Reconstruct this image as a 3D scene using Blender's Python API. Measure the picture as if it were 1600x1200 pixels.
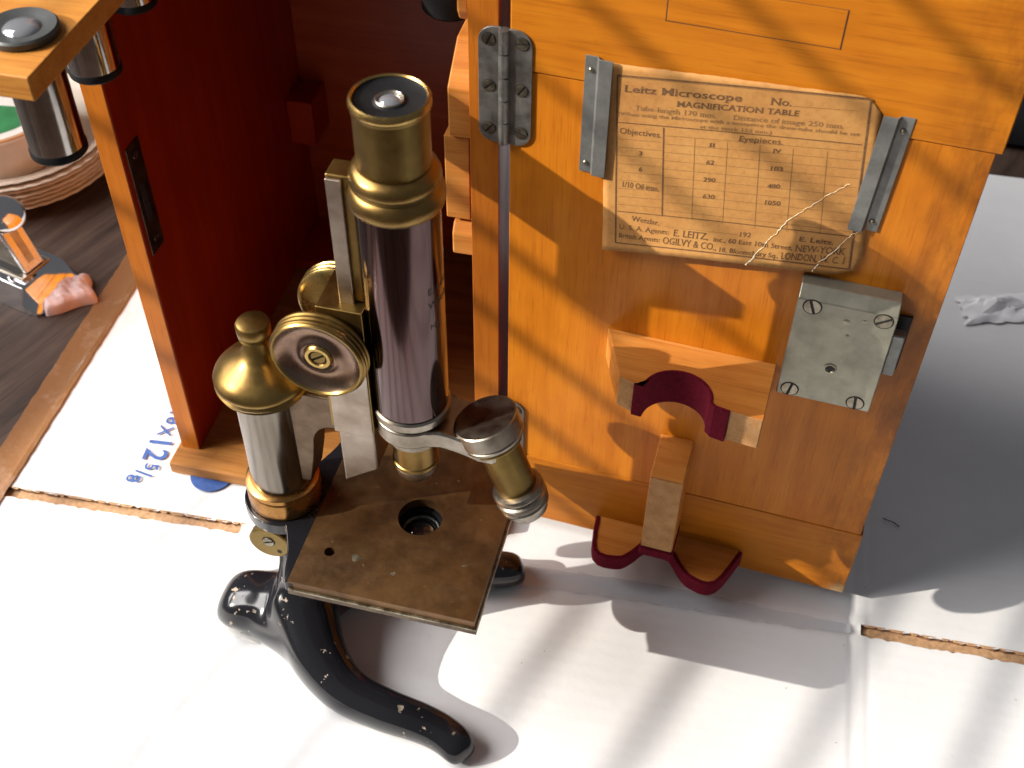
import bpy, bmesh, math, random
from mathutils import Vector, Matrix
random.seed(7)
for o in list(bpy.data.objects): bpy.data.objects.remove(o)
sc = bpy.context.scene
COL = sc.collection
K = 0.001                                   # every length below is written in millimetres
R = math.radians

# ------------------------------------------------------------------ camera
cam = bpy.data.cameras.new('camera'); camo = bpy.data.objects.new('camera', cam); COL.objects.link(camo)
cam.sensor_width = 36; cam.lens = 1913/1600*36; cam.clip_start = 0.02; cam.clip_end = 50
camo.matrix_world = Matrix(((0.99992104, -0.01256604, 0, 0), (0.00908029, 0.72254825, -0.69126086, 0),
                            (0.00868641, 0.69120628, 0.7226053, 0.6), (0, 0, 0, 1)))
cam.dof.use_dof = True; cam.dof.focus_distance = 0.585; cam.dof.aperture_fstop = 16
sc.camera = camo

# ------------------------------------------------------------------ light: low sun through a window, soft window light
SUN = Vector((0.863, 0.160, -0.477)).normalized()
TGT = Vector((0.05, 0.40, 0.10))
w = bpy.data.worlds.new('World'); sc.world = w; w.use_nodes = True
w.node_tree.nodes['Background'].inputs[0].default_value = (0.92, 0.94, 1.0, 1)
w.node_tree.nodes['Background'].inputs[1].default_value = 0.15
sp = bpy.data.lights.new('sunlight_beam', 'SPOT'); spo = bpy.data.objects.new('sunlight_beam', sp); COL.objects.link(spo)
sp.energy = 11000; sp.color = (1.0, 0.93, 0.82); sp.shadow_soft_size = 0.036; sp.spot_size = R(14); sp.spot_blend = 0.1
spo.location = TGT - SUN*12.0; spo.rotation_euler = SUN.to_track_quat('-Z', 'Y').to_euler()
ar = bpy.data.lights.new('window_light', 'AREA'); aro = bpy.data.objects.new('window_light', ar); COL.objects.link(aro)
ar.shape = 'RECTANGLE'; ar.size = 2.4; ar.size_y = 2.0; ar.energy = 228; ar.color = (1.0, 0.965, 0.94)
WD = Vector((-0.78, 0.10, 0.60)).normalized()
aro.location = TGT + WD*3.0; aro.rotation_euler = (-WD).to_track_quat('-Z', 'Y').to_euler()
vs = sc.view_settings; vs.view_transform = 'Standard'; vs.look = 'None'; vs.exposure = 0; vs.gamma = 1; vs.use_curve_mapping = False
sc.render.engine = 'CYCLES'
sc.render.resolution_x = 1024; sc.render.resolution_y = 768

# ------------------------------------------------------------------ materials
def mat(name):
    m = bpy.data.materials.new(name); m.use_nodes = True
    nt = m.node_tree; b = nt.nodes['Principled BSDF']
    return m, nt, b
def N(nt, t, **k):
    n = nt.nodes.new(t)
    for a, v in k.items():
        if a.startswith('i_'): n.inputs[a[2:]].default_value = v
        else: setattr(n, a, v)
    return n
def ramp(nt, src, stops):
    r = nt.nodes.new('ShaderNodeValToRGB')
    e = r.color_ramp.elements
    while len(e) < len(stops): e.new(0.5)
    for q, (p, c) in zip(e, stops): q.position = p; q.color = (c[0], c[1], c[2], 1) if len(c) == 3 else c
    nt.links.new(src, r.inputs[0]); return r
def coords(nt, scale=(1, 1, 1), kind='Object'):
    tc = nt.nodes.new('ShaderNodeTexCoord'); mp = nt.nodes.new('ShaderNodeMapping')
    mp.inputs['Scale'].default_value = scale; nt.links.new(tc.outputs[kind], mp.inputs[0]); return mp.outputs[0]
def noise(nt, vec, scale, detail=4, rough=0.55):
    n = N(nt, 'ShaderNodeTexNoise'); n.inputs['Scale'].default_value = scale; n.inputs['Detail'].default_value = detail
    n.inputs['Roughness'].default_value = rough; nt.links.new(vec, n.inputs['Vector']); return n.outputs[0]
def mix(nt, fac, a, b, mode='MIX'):
    m = N(nt, 'ShaderNodeMix', data_type='RGBA', blend_type=mode)
    for sock, v in ((m.inputs[0], fac), (m.inputs[6], a), (m.inputs[7], b)):
        if isinstance(v, bpy.types.NodeSocket): nt.links.new(v, sock)
        elif isinstance(v, (int, float)): sock.default_value = v
        else: sock.default_value = (*v, 1) if len(v) == 3 else v
    return m.outputs[2]
def math_(nt, op, a, b=None):
    m = N(nt, 'ShaderNodeMath', operation=op)
    for s, v in ((m.inputs[0], a), (m.inputs[1], b)):
        if v is None: continue
        if isinstance(v, bpy.types.NodeSocket): nt.links.new(v, s)
        else: s.default_value = v
    return m.outputs[0]
def bump(nt, b, h, strength=0.2, dist=0.0003):
    n = N(nt, 'ShaderNodeBump'); n.inputs['Strength'].default_value = strength; n.inputs['Distance'].default_value = dist
    nt.links.new(h, n.inputs['Height']); nt.links.new(n.outputs[0], b.inputs['Normal'])

def wood(name, dark, mid, light, along='z', coat=0.35, rough=0.36, fig=1.0, off=0.0, wear=None):
    m, nt, b = mat(name)
    lo, hi = 7, 120
    s = {'x': (lo, hi, hi), 'y': (hi, lo, hi), 'z': (hi, hi, lo)}[along]
    v = coords(nt, s)
    g1 = noise(nt, v, 1.0, 6, 0.62)
    s2 = {'x': (40, 900, 900), 'y': (900, 40, 900), 'z': (900, 900, 40)}[along]
    g2 = noise(nt, coords(nt, s2), 1.0, 3, 0.6)
    fig_n = noise(nt, coords(nt, (9, 9, 9)), 1.3+off, 3, 0.5)
    c = ramp(nt, g1, [(0.28, dark), (0.5, mid), (0.74, light)]).outputs[0]
    c = mix(nt, math_(nt, 'MULTIPLY', fig_n, 0.55*fig), c, mix(nt, 1.0, c, (0.72, 0.58, 0.45), 'MULTIPLY'))
    fl = ramp(nt, g2, [(0.34, (0.62, 0.50, 0.42)), (0.46, (1, 1, 1))]).outputs[0]
    c = mix(nt, 0.42, c, mix(nt, 1.0, c, fl, 'MULTIPLY'))
    st = ramp(nt, noise(nt, coords(nt, (70, 70, 26)), 1.0, 5, 0.7), [(0.68, (1, 1, 1)), (0.80, (0.42, 0.30, 0.24))]).outputs[0]
    c = mix(nt, 0.6, c, mix(nt, 1.0, c, st, 'MULTIPLY'))
    gr = ramp(nt, noise(nt, coords(nt, (16, 16, 16)), 1.0, 4, 0.6), [(0.34, (0.76, 0.68, 0.60)), (0.56, (1, 1, 1))]).outputs[0]
    c = mix(nt, 0.55, c, mix(nt, 1.0, c, gr, 'MULTIPLY'))
    sn = {'x': (12, 700, 700), 'y': (700, 12, 700), 'z': (700, 700, 12)}[along]
    sv = noise(nt, coords(nt, sn), 1.0, 2, 0.4)
    sl = ramp(nt, sv, [(0.70, (0, 0, 0)), (0.735, (1, 1, 1))]).outputs[0]
    c = mix(nt, math_(nt, 'MULTIPLY', sl, 0.35), c, (0.16, 0.055, 0.008))
    if wear:                                # handled grime along one side and a rubbed pale corner, in the object's own metres
        sx = nt.nodes.new('ShaderNodeSeparateXYZ'); nt.links.new(coords(nt), sx.inputs[0])
        gx = N(nt, 'ShaderNodeMapRange'); gx.inputs[1].default_value = wear[0]; gx.inputs[2].default_value = wear[1]; nt.links.new(sx.outputs[0], gx.inputs[0])
        gn = ramp(nt, noise(nt, coords(nt, (60, 60, 22)), 1.0, 5, 0.7), [(0.38, (0, 0, 0)), (0.62, (1, 1, 1))]).outputs[0]
        c = mix(nt, math_(nt, 'MULTIPLY', math_(nt, 'MULTIPLY', gx.outputs[0], gn), 0.75), c, (0.13, 0.040, 0.008))
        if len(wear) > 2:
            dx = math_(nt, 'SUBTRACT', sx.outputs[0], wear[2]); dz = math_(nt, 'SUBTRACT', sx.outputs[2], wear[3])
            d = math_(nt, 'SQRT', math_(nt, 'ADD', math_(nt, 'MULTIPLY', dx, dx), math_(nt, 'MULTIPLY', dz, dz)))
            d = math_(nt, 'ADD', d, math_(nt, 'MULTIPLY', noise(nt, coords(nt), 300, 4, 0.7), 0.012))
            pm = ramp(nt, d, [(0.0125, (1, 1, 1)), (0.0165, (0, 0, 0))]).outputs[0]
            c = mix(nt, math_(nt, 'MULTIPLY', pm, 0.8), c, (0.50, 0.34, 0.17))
    nt.links.new(c, b.inputs['Base Color'])
    rr = ramp(nt, g1, [(0.2, (rough+0.12,)*3), (0.8, (rough-0.06,)*3)]).outputs[0]
    nt.links.new(rr, b.inputs['Roughness'])
    b.inputs['Coat Weight'].default_value = coat*0.2; b.inputs['Coat Roughness'].default_value = 0.18; b.inputs['Specular IOR Level'].default_value = 0.2
    bump(nt, b, g2, 0.25, 0.0002)
    return m

def metal(name, base, alt, rough=(0.2, 0.42), scale=60, metallic=1.0, amt=1.0, stretch=(1, 1, 1), spots=None, scr=0.12):
    m, nt, b = mat(name)
    v = coords(nt, stretch)
    n1 = noise(nt, v, scale, 5, 0.65)
    c = ramp(nt, n1, [(0.36, alt), (0.60, base)]).outputs[0]
    if amt < 1: c = mix(nt, amt, base, c)
    if spots:
        sn = ramp(nt, noise(nt, coords(nt), spots[1], 3, 0.6), [(spots[2], (0, 0, 0)), (spots[2]+0.05, (1, 1, 1))]).outputs[0]
        c = mix(nt, sn, c, spots[0])
    nt.links.new(c, b.inputs['Base Color']); b.inputs['Metallic'].default_value = metallic
    n2 = noise(nt, v, scale*2.3, 4, 0.7)
    nt.links.new(ramp(nt, n2, [(0.3, (rough[0],)*3), (0.72, (rough[1],)*3)]).outputs[0], b.inputs['Roughness'])
    bump(nt, b, noise(nt, v, scale*14, 2, 0.5), scr, 0.0001)
    return m

def plain(name, col, rough=0.5, metallic=0, var=0.12, scale=80, bumpamt=0.1, coat=0):
    m, nt, b = mat(name)
    n1 = noise(nt, coords(nt), scale, 5, 0.6)
    d = tuple(max(0, x*(1-var)) for x in col); l = tuple(x*(1+var*0.6) for x in col)
    nt.links.new(ramp(nt, n1, [(0.3, d), (0.7, l)]).outputs[0], b.inputs['Base Color'])
    b.inputs['Roughness'].default_value = rough; b.inputs['Metallic'].default_value = metallic
    b.inputs['Coat Weight'].default_value = coat
    bump(nt, b, noise(nt, coords(nt), scale*8, 3, 0.6), bumpamt, 0.0002)
    return m

WD_D, WD_M, WD_L = (0.50, 0.152, 0.008), (0.60, 0.197, 0.011), (0.68, 0.245, 0.018)
M = {}
M['wood_z'] = wood('varnished_maple_upright', WD_D, WD_M, WD_L, 'z')
M['wood_x'] = wood('varnished_maple_cross', (0.44, 0.140, 0.008), (0.54, 0.182, 0.011), (0.62, 0.228, 0.017), 'x', off=0.7)
M['wood_door'] = wood('door_panel_wood', WD_D, WD_M, WD_L, 'z', wear=(0.168, 0.202))
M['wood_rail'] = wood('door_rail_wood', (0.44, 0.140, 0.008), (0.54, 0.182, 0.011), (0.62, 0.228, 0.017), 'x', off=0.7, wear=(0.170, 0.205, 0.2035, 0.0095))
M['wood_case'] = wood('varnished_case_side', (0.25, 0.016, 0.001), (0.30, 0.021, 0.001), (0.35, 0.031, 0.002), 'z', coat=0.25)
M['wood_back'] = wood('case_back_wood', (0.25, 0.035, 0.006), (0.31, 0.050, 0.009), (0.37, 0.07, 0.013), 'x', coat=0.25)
M['wood_edge'] = wood('case_edge_wood', (0.40, 0.115, 0.010), (0.46, 0.142, 0.013), (0.51, 0.168, 0.019), 'z', coat=0.4)
M['wood_tray'] = wood('tray_wood', (0.42, 0.17, 0.032), (0.50, 0.225, 0.048), (0.57, 0.28, 0.07), 'x', coat=0.25)
M['wood_base'] = wood('base_board_wood', (0.22, 0.09, 0.022), (0.36, 0.165, 0.045), (0.48, 0.24, 0.075), 'x', coat=0.15, rough=0.45, fig=1.6)
M['wood_bare'] = wood('bare_end_wood', (0.40, 0.21, 0.08), (0.50, 0.275, 0.11), (0.60, 0.36, 0.165), 'y', coat=0.0, rough=0.6)
M['wood_block'] = wood('block_wood', (0.46, 0.16, 0.03), (0.58, 0.24, 0.05), (0.68, 0.32, 0.09), 'x', coat=0.2)
M['brass'] = metal('aged_brass', (0.30, 0.195, 0.062), (0.20, 0.12, 0.04), (0.27, 0.42), 30)
M['brass_bright'] = metal('worn_bright_brass', (0.50, 0.345, 0.12), (0.33, 0.21, 0.075), (0.2, 0.36), 40)
M['brass_dark'] = metal('tarnished_brass_green', (0.235, 0.16, 0.05), (0.15, 0.095, 0.032), (0.3, 0.46), 28)
M['wheel_face'] = metal('purple_brown_wheel_face', (0.27, 0.175, 0.115), (0.16, 0.10, 0.085), (0.22, 0.34), 30)
M['brass_copper'] = metal('copper_tone_brass', (0.42, 0.22, 0.07), (0.27, 0.12, 0.04), (0.2, 0.36), 30)
M['stage'] = metal('bronzed_stage_plate', (0.165, 0.085, 0.032), (0.085, 0.044, 0.019), (0.30, 0.52), 38, metallic=0.75,
                   spots=((0.28, 0.17, 0.055), 210, 0.70), scr=0.25)
M['stage_edge'] = metal('dark_stage_edge', (0.12, 0.085, 0.055), (0.05, 0.035, 0.025), (0.25, 0.45), 90, metallic=0.8)
M['edge_bright'] = metal('worn_edge_metal', (0.40, 0.36, 0.26), (0.11, 0.09, 0.055), (0.3, 0.5), 160)
M['steel'] = metal('polished_nickel', (0.112, 0.082, 0.082), (0.080, 0.046, 0.045), (0.07, 0.16), 40, stretch=(1, 1, 0.12), scr=0.05)
M['steel_pillar'] = metal('worn_nickel_pillar', (0.235, 0.21, 0.18), (0.15, 0.125, 0.10), (0.14, 0.28), 40, stretch=(1, 1, 0.2), scr=0.05)
M['steel_dull'] = metal('satin_nickel', (0.36, 0.325, 0.275), (0.25, 0.21, 0.165), (0.26, 0.44), 60)
M['steel_plate'] = metal('brushed_slide_plate', (0.44, 0.375, 0.315), (0.32, 0.25, 0.195), (0.30, 0.5), 45)
M['limb'] = metal('browned_limb_plate', (0.19, 0.135, 0.092), (0.125, 0.082, 0.053), (0.3, 0.5), 45)
M['zinc'] = metal('dull_zinc', (0.26, 0.265, 0.255), (0.17, 0.172, 0.165), (0.4, 0.6), 70, metallic=0.7)
M['lock'] = metal('lock_plate_zinc', (0.33, 0.32, 0.255), (0.25, 0.24, 0.19), (0.4, 0.58), 50, metallic=0.75,
                  spots=((0.16, 0.12, 0.09), 150, 0.74), scr=0.2)
M['hinge'] = metal('hinge_steel', (0.29, 0.285, 0.27), (0.165, 0.155, 0.145), (0.34, 0.55), 90, metallic=0.85)
M['screw'] = metal('screw_steel', (0.34, 0.31, 0.24), (0.18, 0.155, 0.115), (0.3, 0.5), 200)
M['chrome'] = metal('chrome', (0.72, 0.71, 0.72), (0.62, 0.61, 0.62), (0.05, 0.10), 20, scr=0.0)
M['eyebarrel'] = metal('nickel_eyepiece_barrel', (0.42, 0.39, 0.37), (0.28, 0.26, 0.245), (0.08, 0.16), 40, scr=0.03)
M['lever'] = metal('satin_chrome', (0.62, 0.60, 0.60), (0.50, 0.48, 0.48), (0.2, 0.32), 20, scr=0.0)
M['slot'] = plain('dark_recess', (0.012, 0.011, 0.010), 0.7)
M['black_cap'] = plain('black_eyepiece_cap', (0.012, 0.012, 0.013), 0.42, var=0.3)
M['black_cap'].node_tree.nodes['Principled BSDF'].inputs['Specular IOR Level'].default_value = 0.12
M['ebonite'] = plain('grey_black_ebonite', (0.045, 0.05, 0.05), 0.42, var=0.3)
M['velvet'] = None
m, nt, b = mat('burgundy_velvet')
n1 = noise(nt, coords(nt), 420, 4, 0.7)
nt.links.new(ramp(nt, n1, [(0.3, (0.065, 0.002, 0.007)), (0.75, (0.15, 0.006, 0.018))]).outputs[0], b.inputs['Base Color'])
b.inputs['Roughness'].default_value = 0.95; b.inputs['Sheen Weight'].default_value = 0.35; b.inputs['Sheen Tint'].default_value = (0.7, 0.08, 0.16, 1)
b.inputs['Specular IOR Level'].default_value = 0.1
bump(nt, b, noise(nt, coords(nt), 1500, 2, 0.6), 0.9, 0.0006); M['velvet'] = m
# black enamel with chips
m, nt, b = mat('black_enamel')
v = coords(nt)
big = ramp(nt, noise(nt, v, 22, 2, 0.5), [(0.50, (0, 0, 0)), (0.58, (1, 1, 1))]).outputs[0]
chip = ramp(nt, noise(nt, v, 210, 3, 0.6), [(0.645, (0, 0, 0)), (0.668, (1, 1, 1))]).outputs[0]
ch = math_(nt, 'MULTIPLY', big, chip)
nt.links.new(mix(nt, ch, (0.008, 0.008, 0.010), (0.30, 0.24, 0.18)), b.inputs['Base Color'])
nt.links.new(ramp(nt, ch, [(0, (0.13,)*3), (1, (0.6,)*3)]).outputs[0], b.inputs['Roughness'])
b.inputs['Coat Weight'].default_value = 0.15; b.inputs['Coat Roughness'].default_value = 0.08; b.inputs['Specular IOR Level'].default_value = 0.42
inv = math_(nt, 'SUBTRACT', 1.0, ch)
bump(nt, b, math_(nt, 'ADD', inv, math_(nt, 'MULTIPLY', noise(nt, v, 300, 2), 0.06)), 0.5, 0.0003); M['enamel'] = m
# glass
m, nt, b = mat('lens_glass'); b.inputs['Base Color'].default_value = (0.95, 0.97, 1, 1); b.inputs['Roughness'].default_value = 0.02
b.inputs['Transmission Weight'].default_value = 1.0; b.inputs['IOR'].default_value = 1.5; M['glass'] = m
m, nt, b = mat('dark_lens'); b.inputs['Base Color'].default_value = (0.006, 0.007, 0.009, 1); b.inputs['Roughness'].default_value = 0.03
b.inputs['Coat Weight'].default_value = 1.0; b.inputs['Coat Roughness'].default_value = 0.02; M['dark_lens'] = m
m, nt, b = mat('pale_lens'); b.inputs['Base Color'].default_value = (0.30, 0.31, 0.34, 1); b.inputs['Roughness'].default_value = 0.06
b.inputs['Metallic'].default_value = 0.6; M['pale_lens'] = m
# white board, kraft, tape
m, nt, b = mat('white_cardboard')
v = coords(nt)
c = ramp(nt, noise(nt, v, 9, 5, 0.6), [(0.3, (0.655, 0.655, 0.67)), (0.7, (0.755, 0.755, 0.76))]).outputs[0]
sp_ = ramp(nt, noise(nt, v, 260, 2, 0.5), [(0.765, (1, 1, 1)), (0.79, (0.35, 0.33, 0.32))]).outputs[0]
c = mix(nt, 0.6, c, mix(nt, 1.0, c, sp_, 'MULTIPLY'))
nt.links.new(c, b.inputs['Base Color']); b.inputs['Roughness'].default_value = 0.62
wv = N(nt, 'ShaderNodeTexWave', wave_type='BANDS', bands_direction='Y'); wv.inputs['Scale'].default_value = 38; wv.inputs['Distortion'].default_value = 1.2
nt.links.new(coords(nt), wv.inputs['Vector'])
bump(nt, b, math_(nt, 'ADD', math_(nt, 'MULTIPLY', wv.outputs[1], 0.25), noise(nt, v, 130, 5, 0.65)), 0.35, 0.0005); M['board'] = m
M['kraft'] = plain('brown_kraft_corrugation', (0.46, 0.27, 0.14), 0.85, var=0.35, scale=350, bumpamt=0.5)
M['kraft_dark'] = plain('dark_corrugation_gap', (0.20, 0.10, 0.05), 0.9, var=0.5, scale=300, bumpamt=0.5)
m, nt, b = mat('brown_packing_tape')
n1 = noise(nt, coords(nt, (1, 1, 1)), 28, 5, 0.7)
fl = ramp(nt, n1, [(0.52, (0.20, 0.095, 0.038)), (0.62, (0.25, 0.14, 0.08)), (0.74, (0.36, 0.27, 0.20))]).outputs[0]
nt.links.new(fl, b.inputs['Base Color']); b.inputs['Roughness'].default_value = 0.24
bump(nt, b, noise(nt, coords(nt), 160, 4, 0.7), 0.5, 0.0006); M['tape'] = m
M['ink_blue'] = plain('blue_print_ink', (0.035, 0.095, 0.32), 0.6, var=0.25, scale=300)
M['ink'] = plain('brown_black_ink', (0.155, 0.072, 0.026), 0.8, var=0.4, scale=600)
M['ink_thin'] = plain('faded_ink', (0.265, 0.132, 0.046), 0.8, var=0.35, scale=600)
M['engrave'] = plain('engraved_black', (0.02, 0.018, 0.02), 0.6)
# card
m, nt, b = mat('aged_tan_card')
v = coords(nt)
c = ramp(nt, noise(nt, v, 30, 6, 0.65), [(0.28, (0.40, 0.175, 0.042)), (0.5, (0.485, 0.232, 0.060)), (0.75, (0.545, 0.280, 0.080))]).outputs[0]
c = mix(nt, 0.35, c, mix(nt, 1.0, c, ramp(nt, noise(nt, v, 420, 3, 0.6), [(0.3, (0.6, 0.52, 0.42)), (0.55, (1, 1, 1))]).outputs[0], 'MULTIPLY'))
nt.links.new(c, b.inputs['Base Color']); b.inputs['Roughness'].default_value = 0.72
bump(nt, b, noise(nt, v, 500, 3, 0.6), 0.2, 0.0002); M['card'] = m
M['torn'] = plain('torn_paper_core', (0.80, 0.68, 0.47), 0.9, var=0.2, scale=500)
# table
m, nt, b = mat('dark_walnut_laminate')
n1 = noise(nt, coords(nt, (60, 4.5, 60)), 1.0, 7, 0.68)
n2 = noise(nt, coords(nt, (420, 22, 420)), 1.0, 3, 0.6)
c = ramp(nt, n1, [(0.30, (0.020, 0.012, 0.009)), (0.46, (0.050, 0.031, 0.023)), (0.60, (0.078, 0.051, 0.038)), (0.76, (0.110, 0.076, 0.059))]).outputs[0]
c = mix(nt, 0.4, c, mix(nt, 1.0, c, ramp(nt, n2, [(0.38, (0.42, 0.38, 0.35)), (0.52, (1, 1, 1))]).outputs[0], 'MULTIPLY'))
nt.links.new(c, b.inputs['Base Color']); b.inputs['Roughness'].default_value = 0.55; b.inputs['Specular IOR Level'].default_value = 0.25; bump(nt, b, n2, 0.15, 0.0002); M['table'] = m
M['plate'] = plain('cream_paper_plate', (0.72, 0.63, 0.52), 0.6, var=0.08)
M['tub'] = plain('off_white_tub', (0.66, 0.62, 0.57), 0.45, var=0.06)
M['green'] = plain('green_lid_print', (0.02, 0.17, 0.05), 0.5, var=0.3, scale=60)
M['tan_rim'] = plain('tan_lid_rim', (0.44, 0.22, 0.09), 0.5)
M['pink'] = plain('pink_rubbery_wad', (0.66, 0.48, 0.47), 0.9, var=0.15, scale=120, bumpamt=0.6)
M['paper'] = plain('crumpled_white_paper', (0.78, 0.78, 0.80), 0.7, var=0.05)
M['black_box'] = plain('black_plastic', (0.012, 0.012, 0.014), 0.5, var=0.3)
M['bar'] = plain('white_window_bar', (0.7, 0.7, 0.68), 0.5)
m, nt, b = mat('clear_tape_strip'); b.inputs['Base Color'].default_value = (0.62, 0.66, 0.72, 1); b.inputs['Roughness'].default_value = 0.22
b.inputs['Alpha'].default_value = 0.4; bump(nt, b, noise(nt, coords(nt), 60, 4, 0.6), 0.6, 0.001); M['film'] = m
m, nt, b = mat('clear_tape_scrap'); b.inputs['Base Color'].default_value = (0.85, 0.82, 0.78, 1); b.inputs['Roughness'].default_value = 0.3
b.inputs['Alpha'].default_value = 0.45; M['scrap'] = m

# ------------------------------------------------------------------ mesh helpers
class MB:
    def __init__(s): s.v = []; s.f = []
    def add(s, vs, fs):
        n = len(s.v); s.v += [tuple(p) for p in vs]; s.f += [tuple(i+n for i in f) for f in fs]; return s
    def box(s, x0, x1, y0, y1, z0, z1):
        v = [(x, y, z) for z in (z0, z1) for y in (y0, y1) for x in (x0, x1)]
        return s.add(v, [(0, 2, 3, 1), (4, 5, 7, 6), (0, 1, 5, 4), (2, 6, 7, 3), (0, 4, 6, 2), (1, 3, 7, 5)])
    def prism(s, poly, a, b, ax='z'):
        # poly in the two remaining axes: z -> (x,y), y -> (x,z), x -> (y,z)
        n = len(poly)
        def P(p, h): return {'z': (p[0], p[1], h), 'y': (p[0], h, p[1]), 'x': (h, p[0], p[1])}[ax]
        v = [P(p, a) for p in poly] + [P(p, b) for p in poly]
        f = [tuple(range(n-1, -1, -1)), tuple(range(n, 2*n))] + [(i, (i+1) % n, n+(i+1) % n, n+i) for i in range(n)]
        return s.add(v, f)
    def lathe(s, prof, c=(0, 0, 0), d=(0, 0, 1), n=64, close=True):
        # prof [(r, h)...] turned about the line through c along d
        q = Vector(d).normalized().to_track_quat('Z', 'Y'); c = Vector(c)
        vs = []; fs = []; rings = []
        for r, h in prof:
            if r < 1e-6: rings.append([len(vs)]); vs.append(c + q @ Vector((0, 0, h)))
            else:
                rings.append(list(range(len(vs), len(vs)+n)))
                for i in range(n):
                    t = 2*math.pi*i/n; vs.append(c + q @ Vector((r*math.cos(t), r*math.sin(t), h)))
        for A, B in zip(rings, rings[1:]):
            if len(A) == 1 and len(B) == 1: continue
            for i in range(n):
                j = (i+1) % n
                if len(A) == 1: fs.append((A[0], B[i], B[j]))
                elif len(B) == 1: fs.append((A[i], A[j], B[0]))
                else: fs.append((A[i], A[j], B[j], B[i]))
        if close:
            if len(rings[0]) > 1: fs.append(tuple(reversed(rings[0])))
            if len(rings[-1]) > 1: fs.append(tuple(rings[-1]))
        return s.add(vs, fs)
    def sweep(s, pts, sec, cap=True):
        # pts [(x,y,z,scale_w,scale_h)], sec [(a,b)] a = sideways, b = up
        n = len(sec); vs = []; fs = []
        for i, p in enumerate(pts):
            a = Vector(pts[max(i-1, 0)][:3]); b = Vector(pts[min(i+1, len(pts)-1)][:3]); t = (b-a); t.z *= 0.0; t.normalize()
            side = Vector((-t.y, t.x, 0))
            for (u, h) in sec: vs.append(Vector(p[:3]) + side*u*p[3] + Vector((0, 0, 1))*h*p[4])
        for i in range(len(pts)-1):
            for k in range(n): fs.append((i*n+k, i*n+(k+1) % n, (i+1)*n+(k+1) % n, (i+1)*n+k))
        if cap: fs += [tuple(range(n-1, -1, -1)), tuple(range((len(pts)-1)*n, len(pts)*n))]
        return s.add(vs, fs)
    def build(s, name, m, parent=None, bevel=0, smooth=35, seg=2):
        me = bpy.data.meshes.new(name); me.from_pydata([(x*K, y*K, z*K) for x, y, z in s.v], [], s.f); me.validate()
        bm = bmesh.new(); bm.from_mesh(me); bmesh.ops.recalc_face_normals(bm, faces=bm.faces); bm.to_mesh(me); bm.free()
        if m: me.materials.append(m)
        if smooth is not None:
            me.polygons.foreach_set('use_smooth', [True]*len(me.polygons)); me.set_sharp_from_angle(angle=R(smooth))
        o = bpy.data.objects.new(name, me); COL.objects.link(o)
        if parent: o.parent = parent
        if bevel:
            bv = o.modifiers.new('bevel', 'BEVEL'); bv.width = bevel*K; bv.segments = seg; bv.limit_method = 'ANGLE'; bv.angle_limit = R(30); bv.harden_normals = smooth is not None
        return o
def tag(o, label=None, cat=None, group=None, kind=None):
    if label: o['label'] = label
    if cat: o['category'] = cat
    if group: o['group'] = group
    if kind: o['kind'] = kind
    return o
def thing(name, label, cat, loc=(0, 0, 0), ang=0, group=None):
    o = bpy.data.objects.new(name, None); COL.objects.link(o); o.empty_display_size = 0.02
    o.location = [c*K for c in loc]; o.rotation_euler = (0, 0, R(ang)); return tag(o, label, cat, group)
def box(name, m, parent, x0, x1, y0, y1, z0, z1, bevel=0.6):
    return MB().box(x0, x1, y0, y1, z0, z1).build(name, m, parent, bevel)
def catmull(pts, n=10):
    out = []
    P = [pts[0]] + list(pts) + [pts[-1]]
    for i in range(1, len(P)-2):
        for k in range(n):
            t = k/n
            out.append(tuple(0.5*((2*b) + (-a+c)*t + (2*a-5*b+4*c-d)*t*t + (-a+3*b-3*c+d)*t**3) for a, b, c, d in zip(P[i-1], P[i], P[i+1], P[i+2])))
    out.append(tuple(pts[-1])); return out
def text_geo(s, bold=0.0):
    cu = bpy.data.curves.new('txt', 'FONT'); cu.body = s; cu.size = 1.0; cu.offset = bold; cu.resolution_u = 3
    o = bpy.data.objects.new('txt', cu); COL.objects.link(o)
    dg = bpy.context.evaluated_depsgraph_get(); me = bpy.data.meshes.new_from_object(o.evaluated_get(dg))
    vs = [tuple(v.co) for v in me.vertices]; fs = [tuple(p.vertices) for p in me.polygons]
    bpy.data.objects.remove(o); bpy.data.meshes.remove(me); bpy.data.curves.remove(cu)
    return vs, fs
def slab_serifs(vs, fs):
    # short level stem ends get a slab, so that the print reads as a roman face
    cnt = {}
    for f in fs:
        for a, c in zip(f, f[1:]+f[:1]): k = (min(a, c), max(a, c)); cnt[k] = cnt.get(k, 0)+1
    vs = list(vs); fs = list(fs)
    for (a, c), n in list(cnt.items()):
        (x0, y0, _), (x1, y1, _) = vs[a], vs[c]
        if n == 1 and abs(y0-y1) < 2e-3 and 0.05 < abs(x1-x0) < 0.2:
            l, r = min(x0, x1)-0.065, max(x0, x1)+0.065; up = 0.045 if y0 < 0.2 else -0.045
            k = len(vs); vs += [(l, y0, 0), (r, y0, 0), (r, y0+up, 0), (l, y0+up, 0)]; fs.append((k, k+1, k+2, k+3))
    return vs, fs
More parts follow.
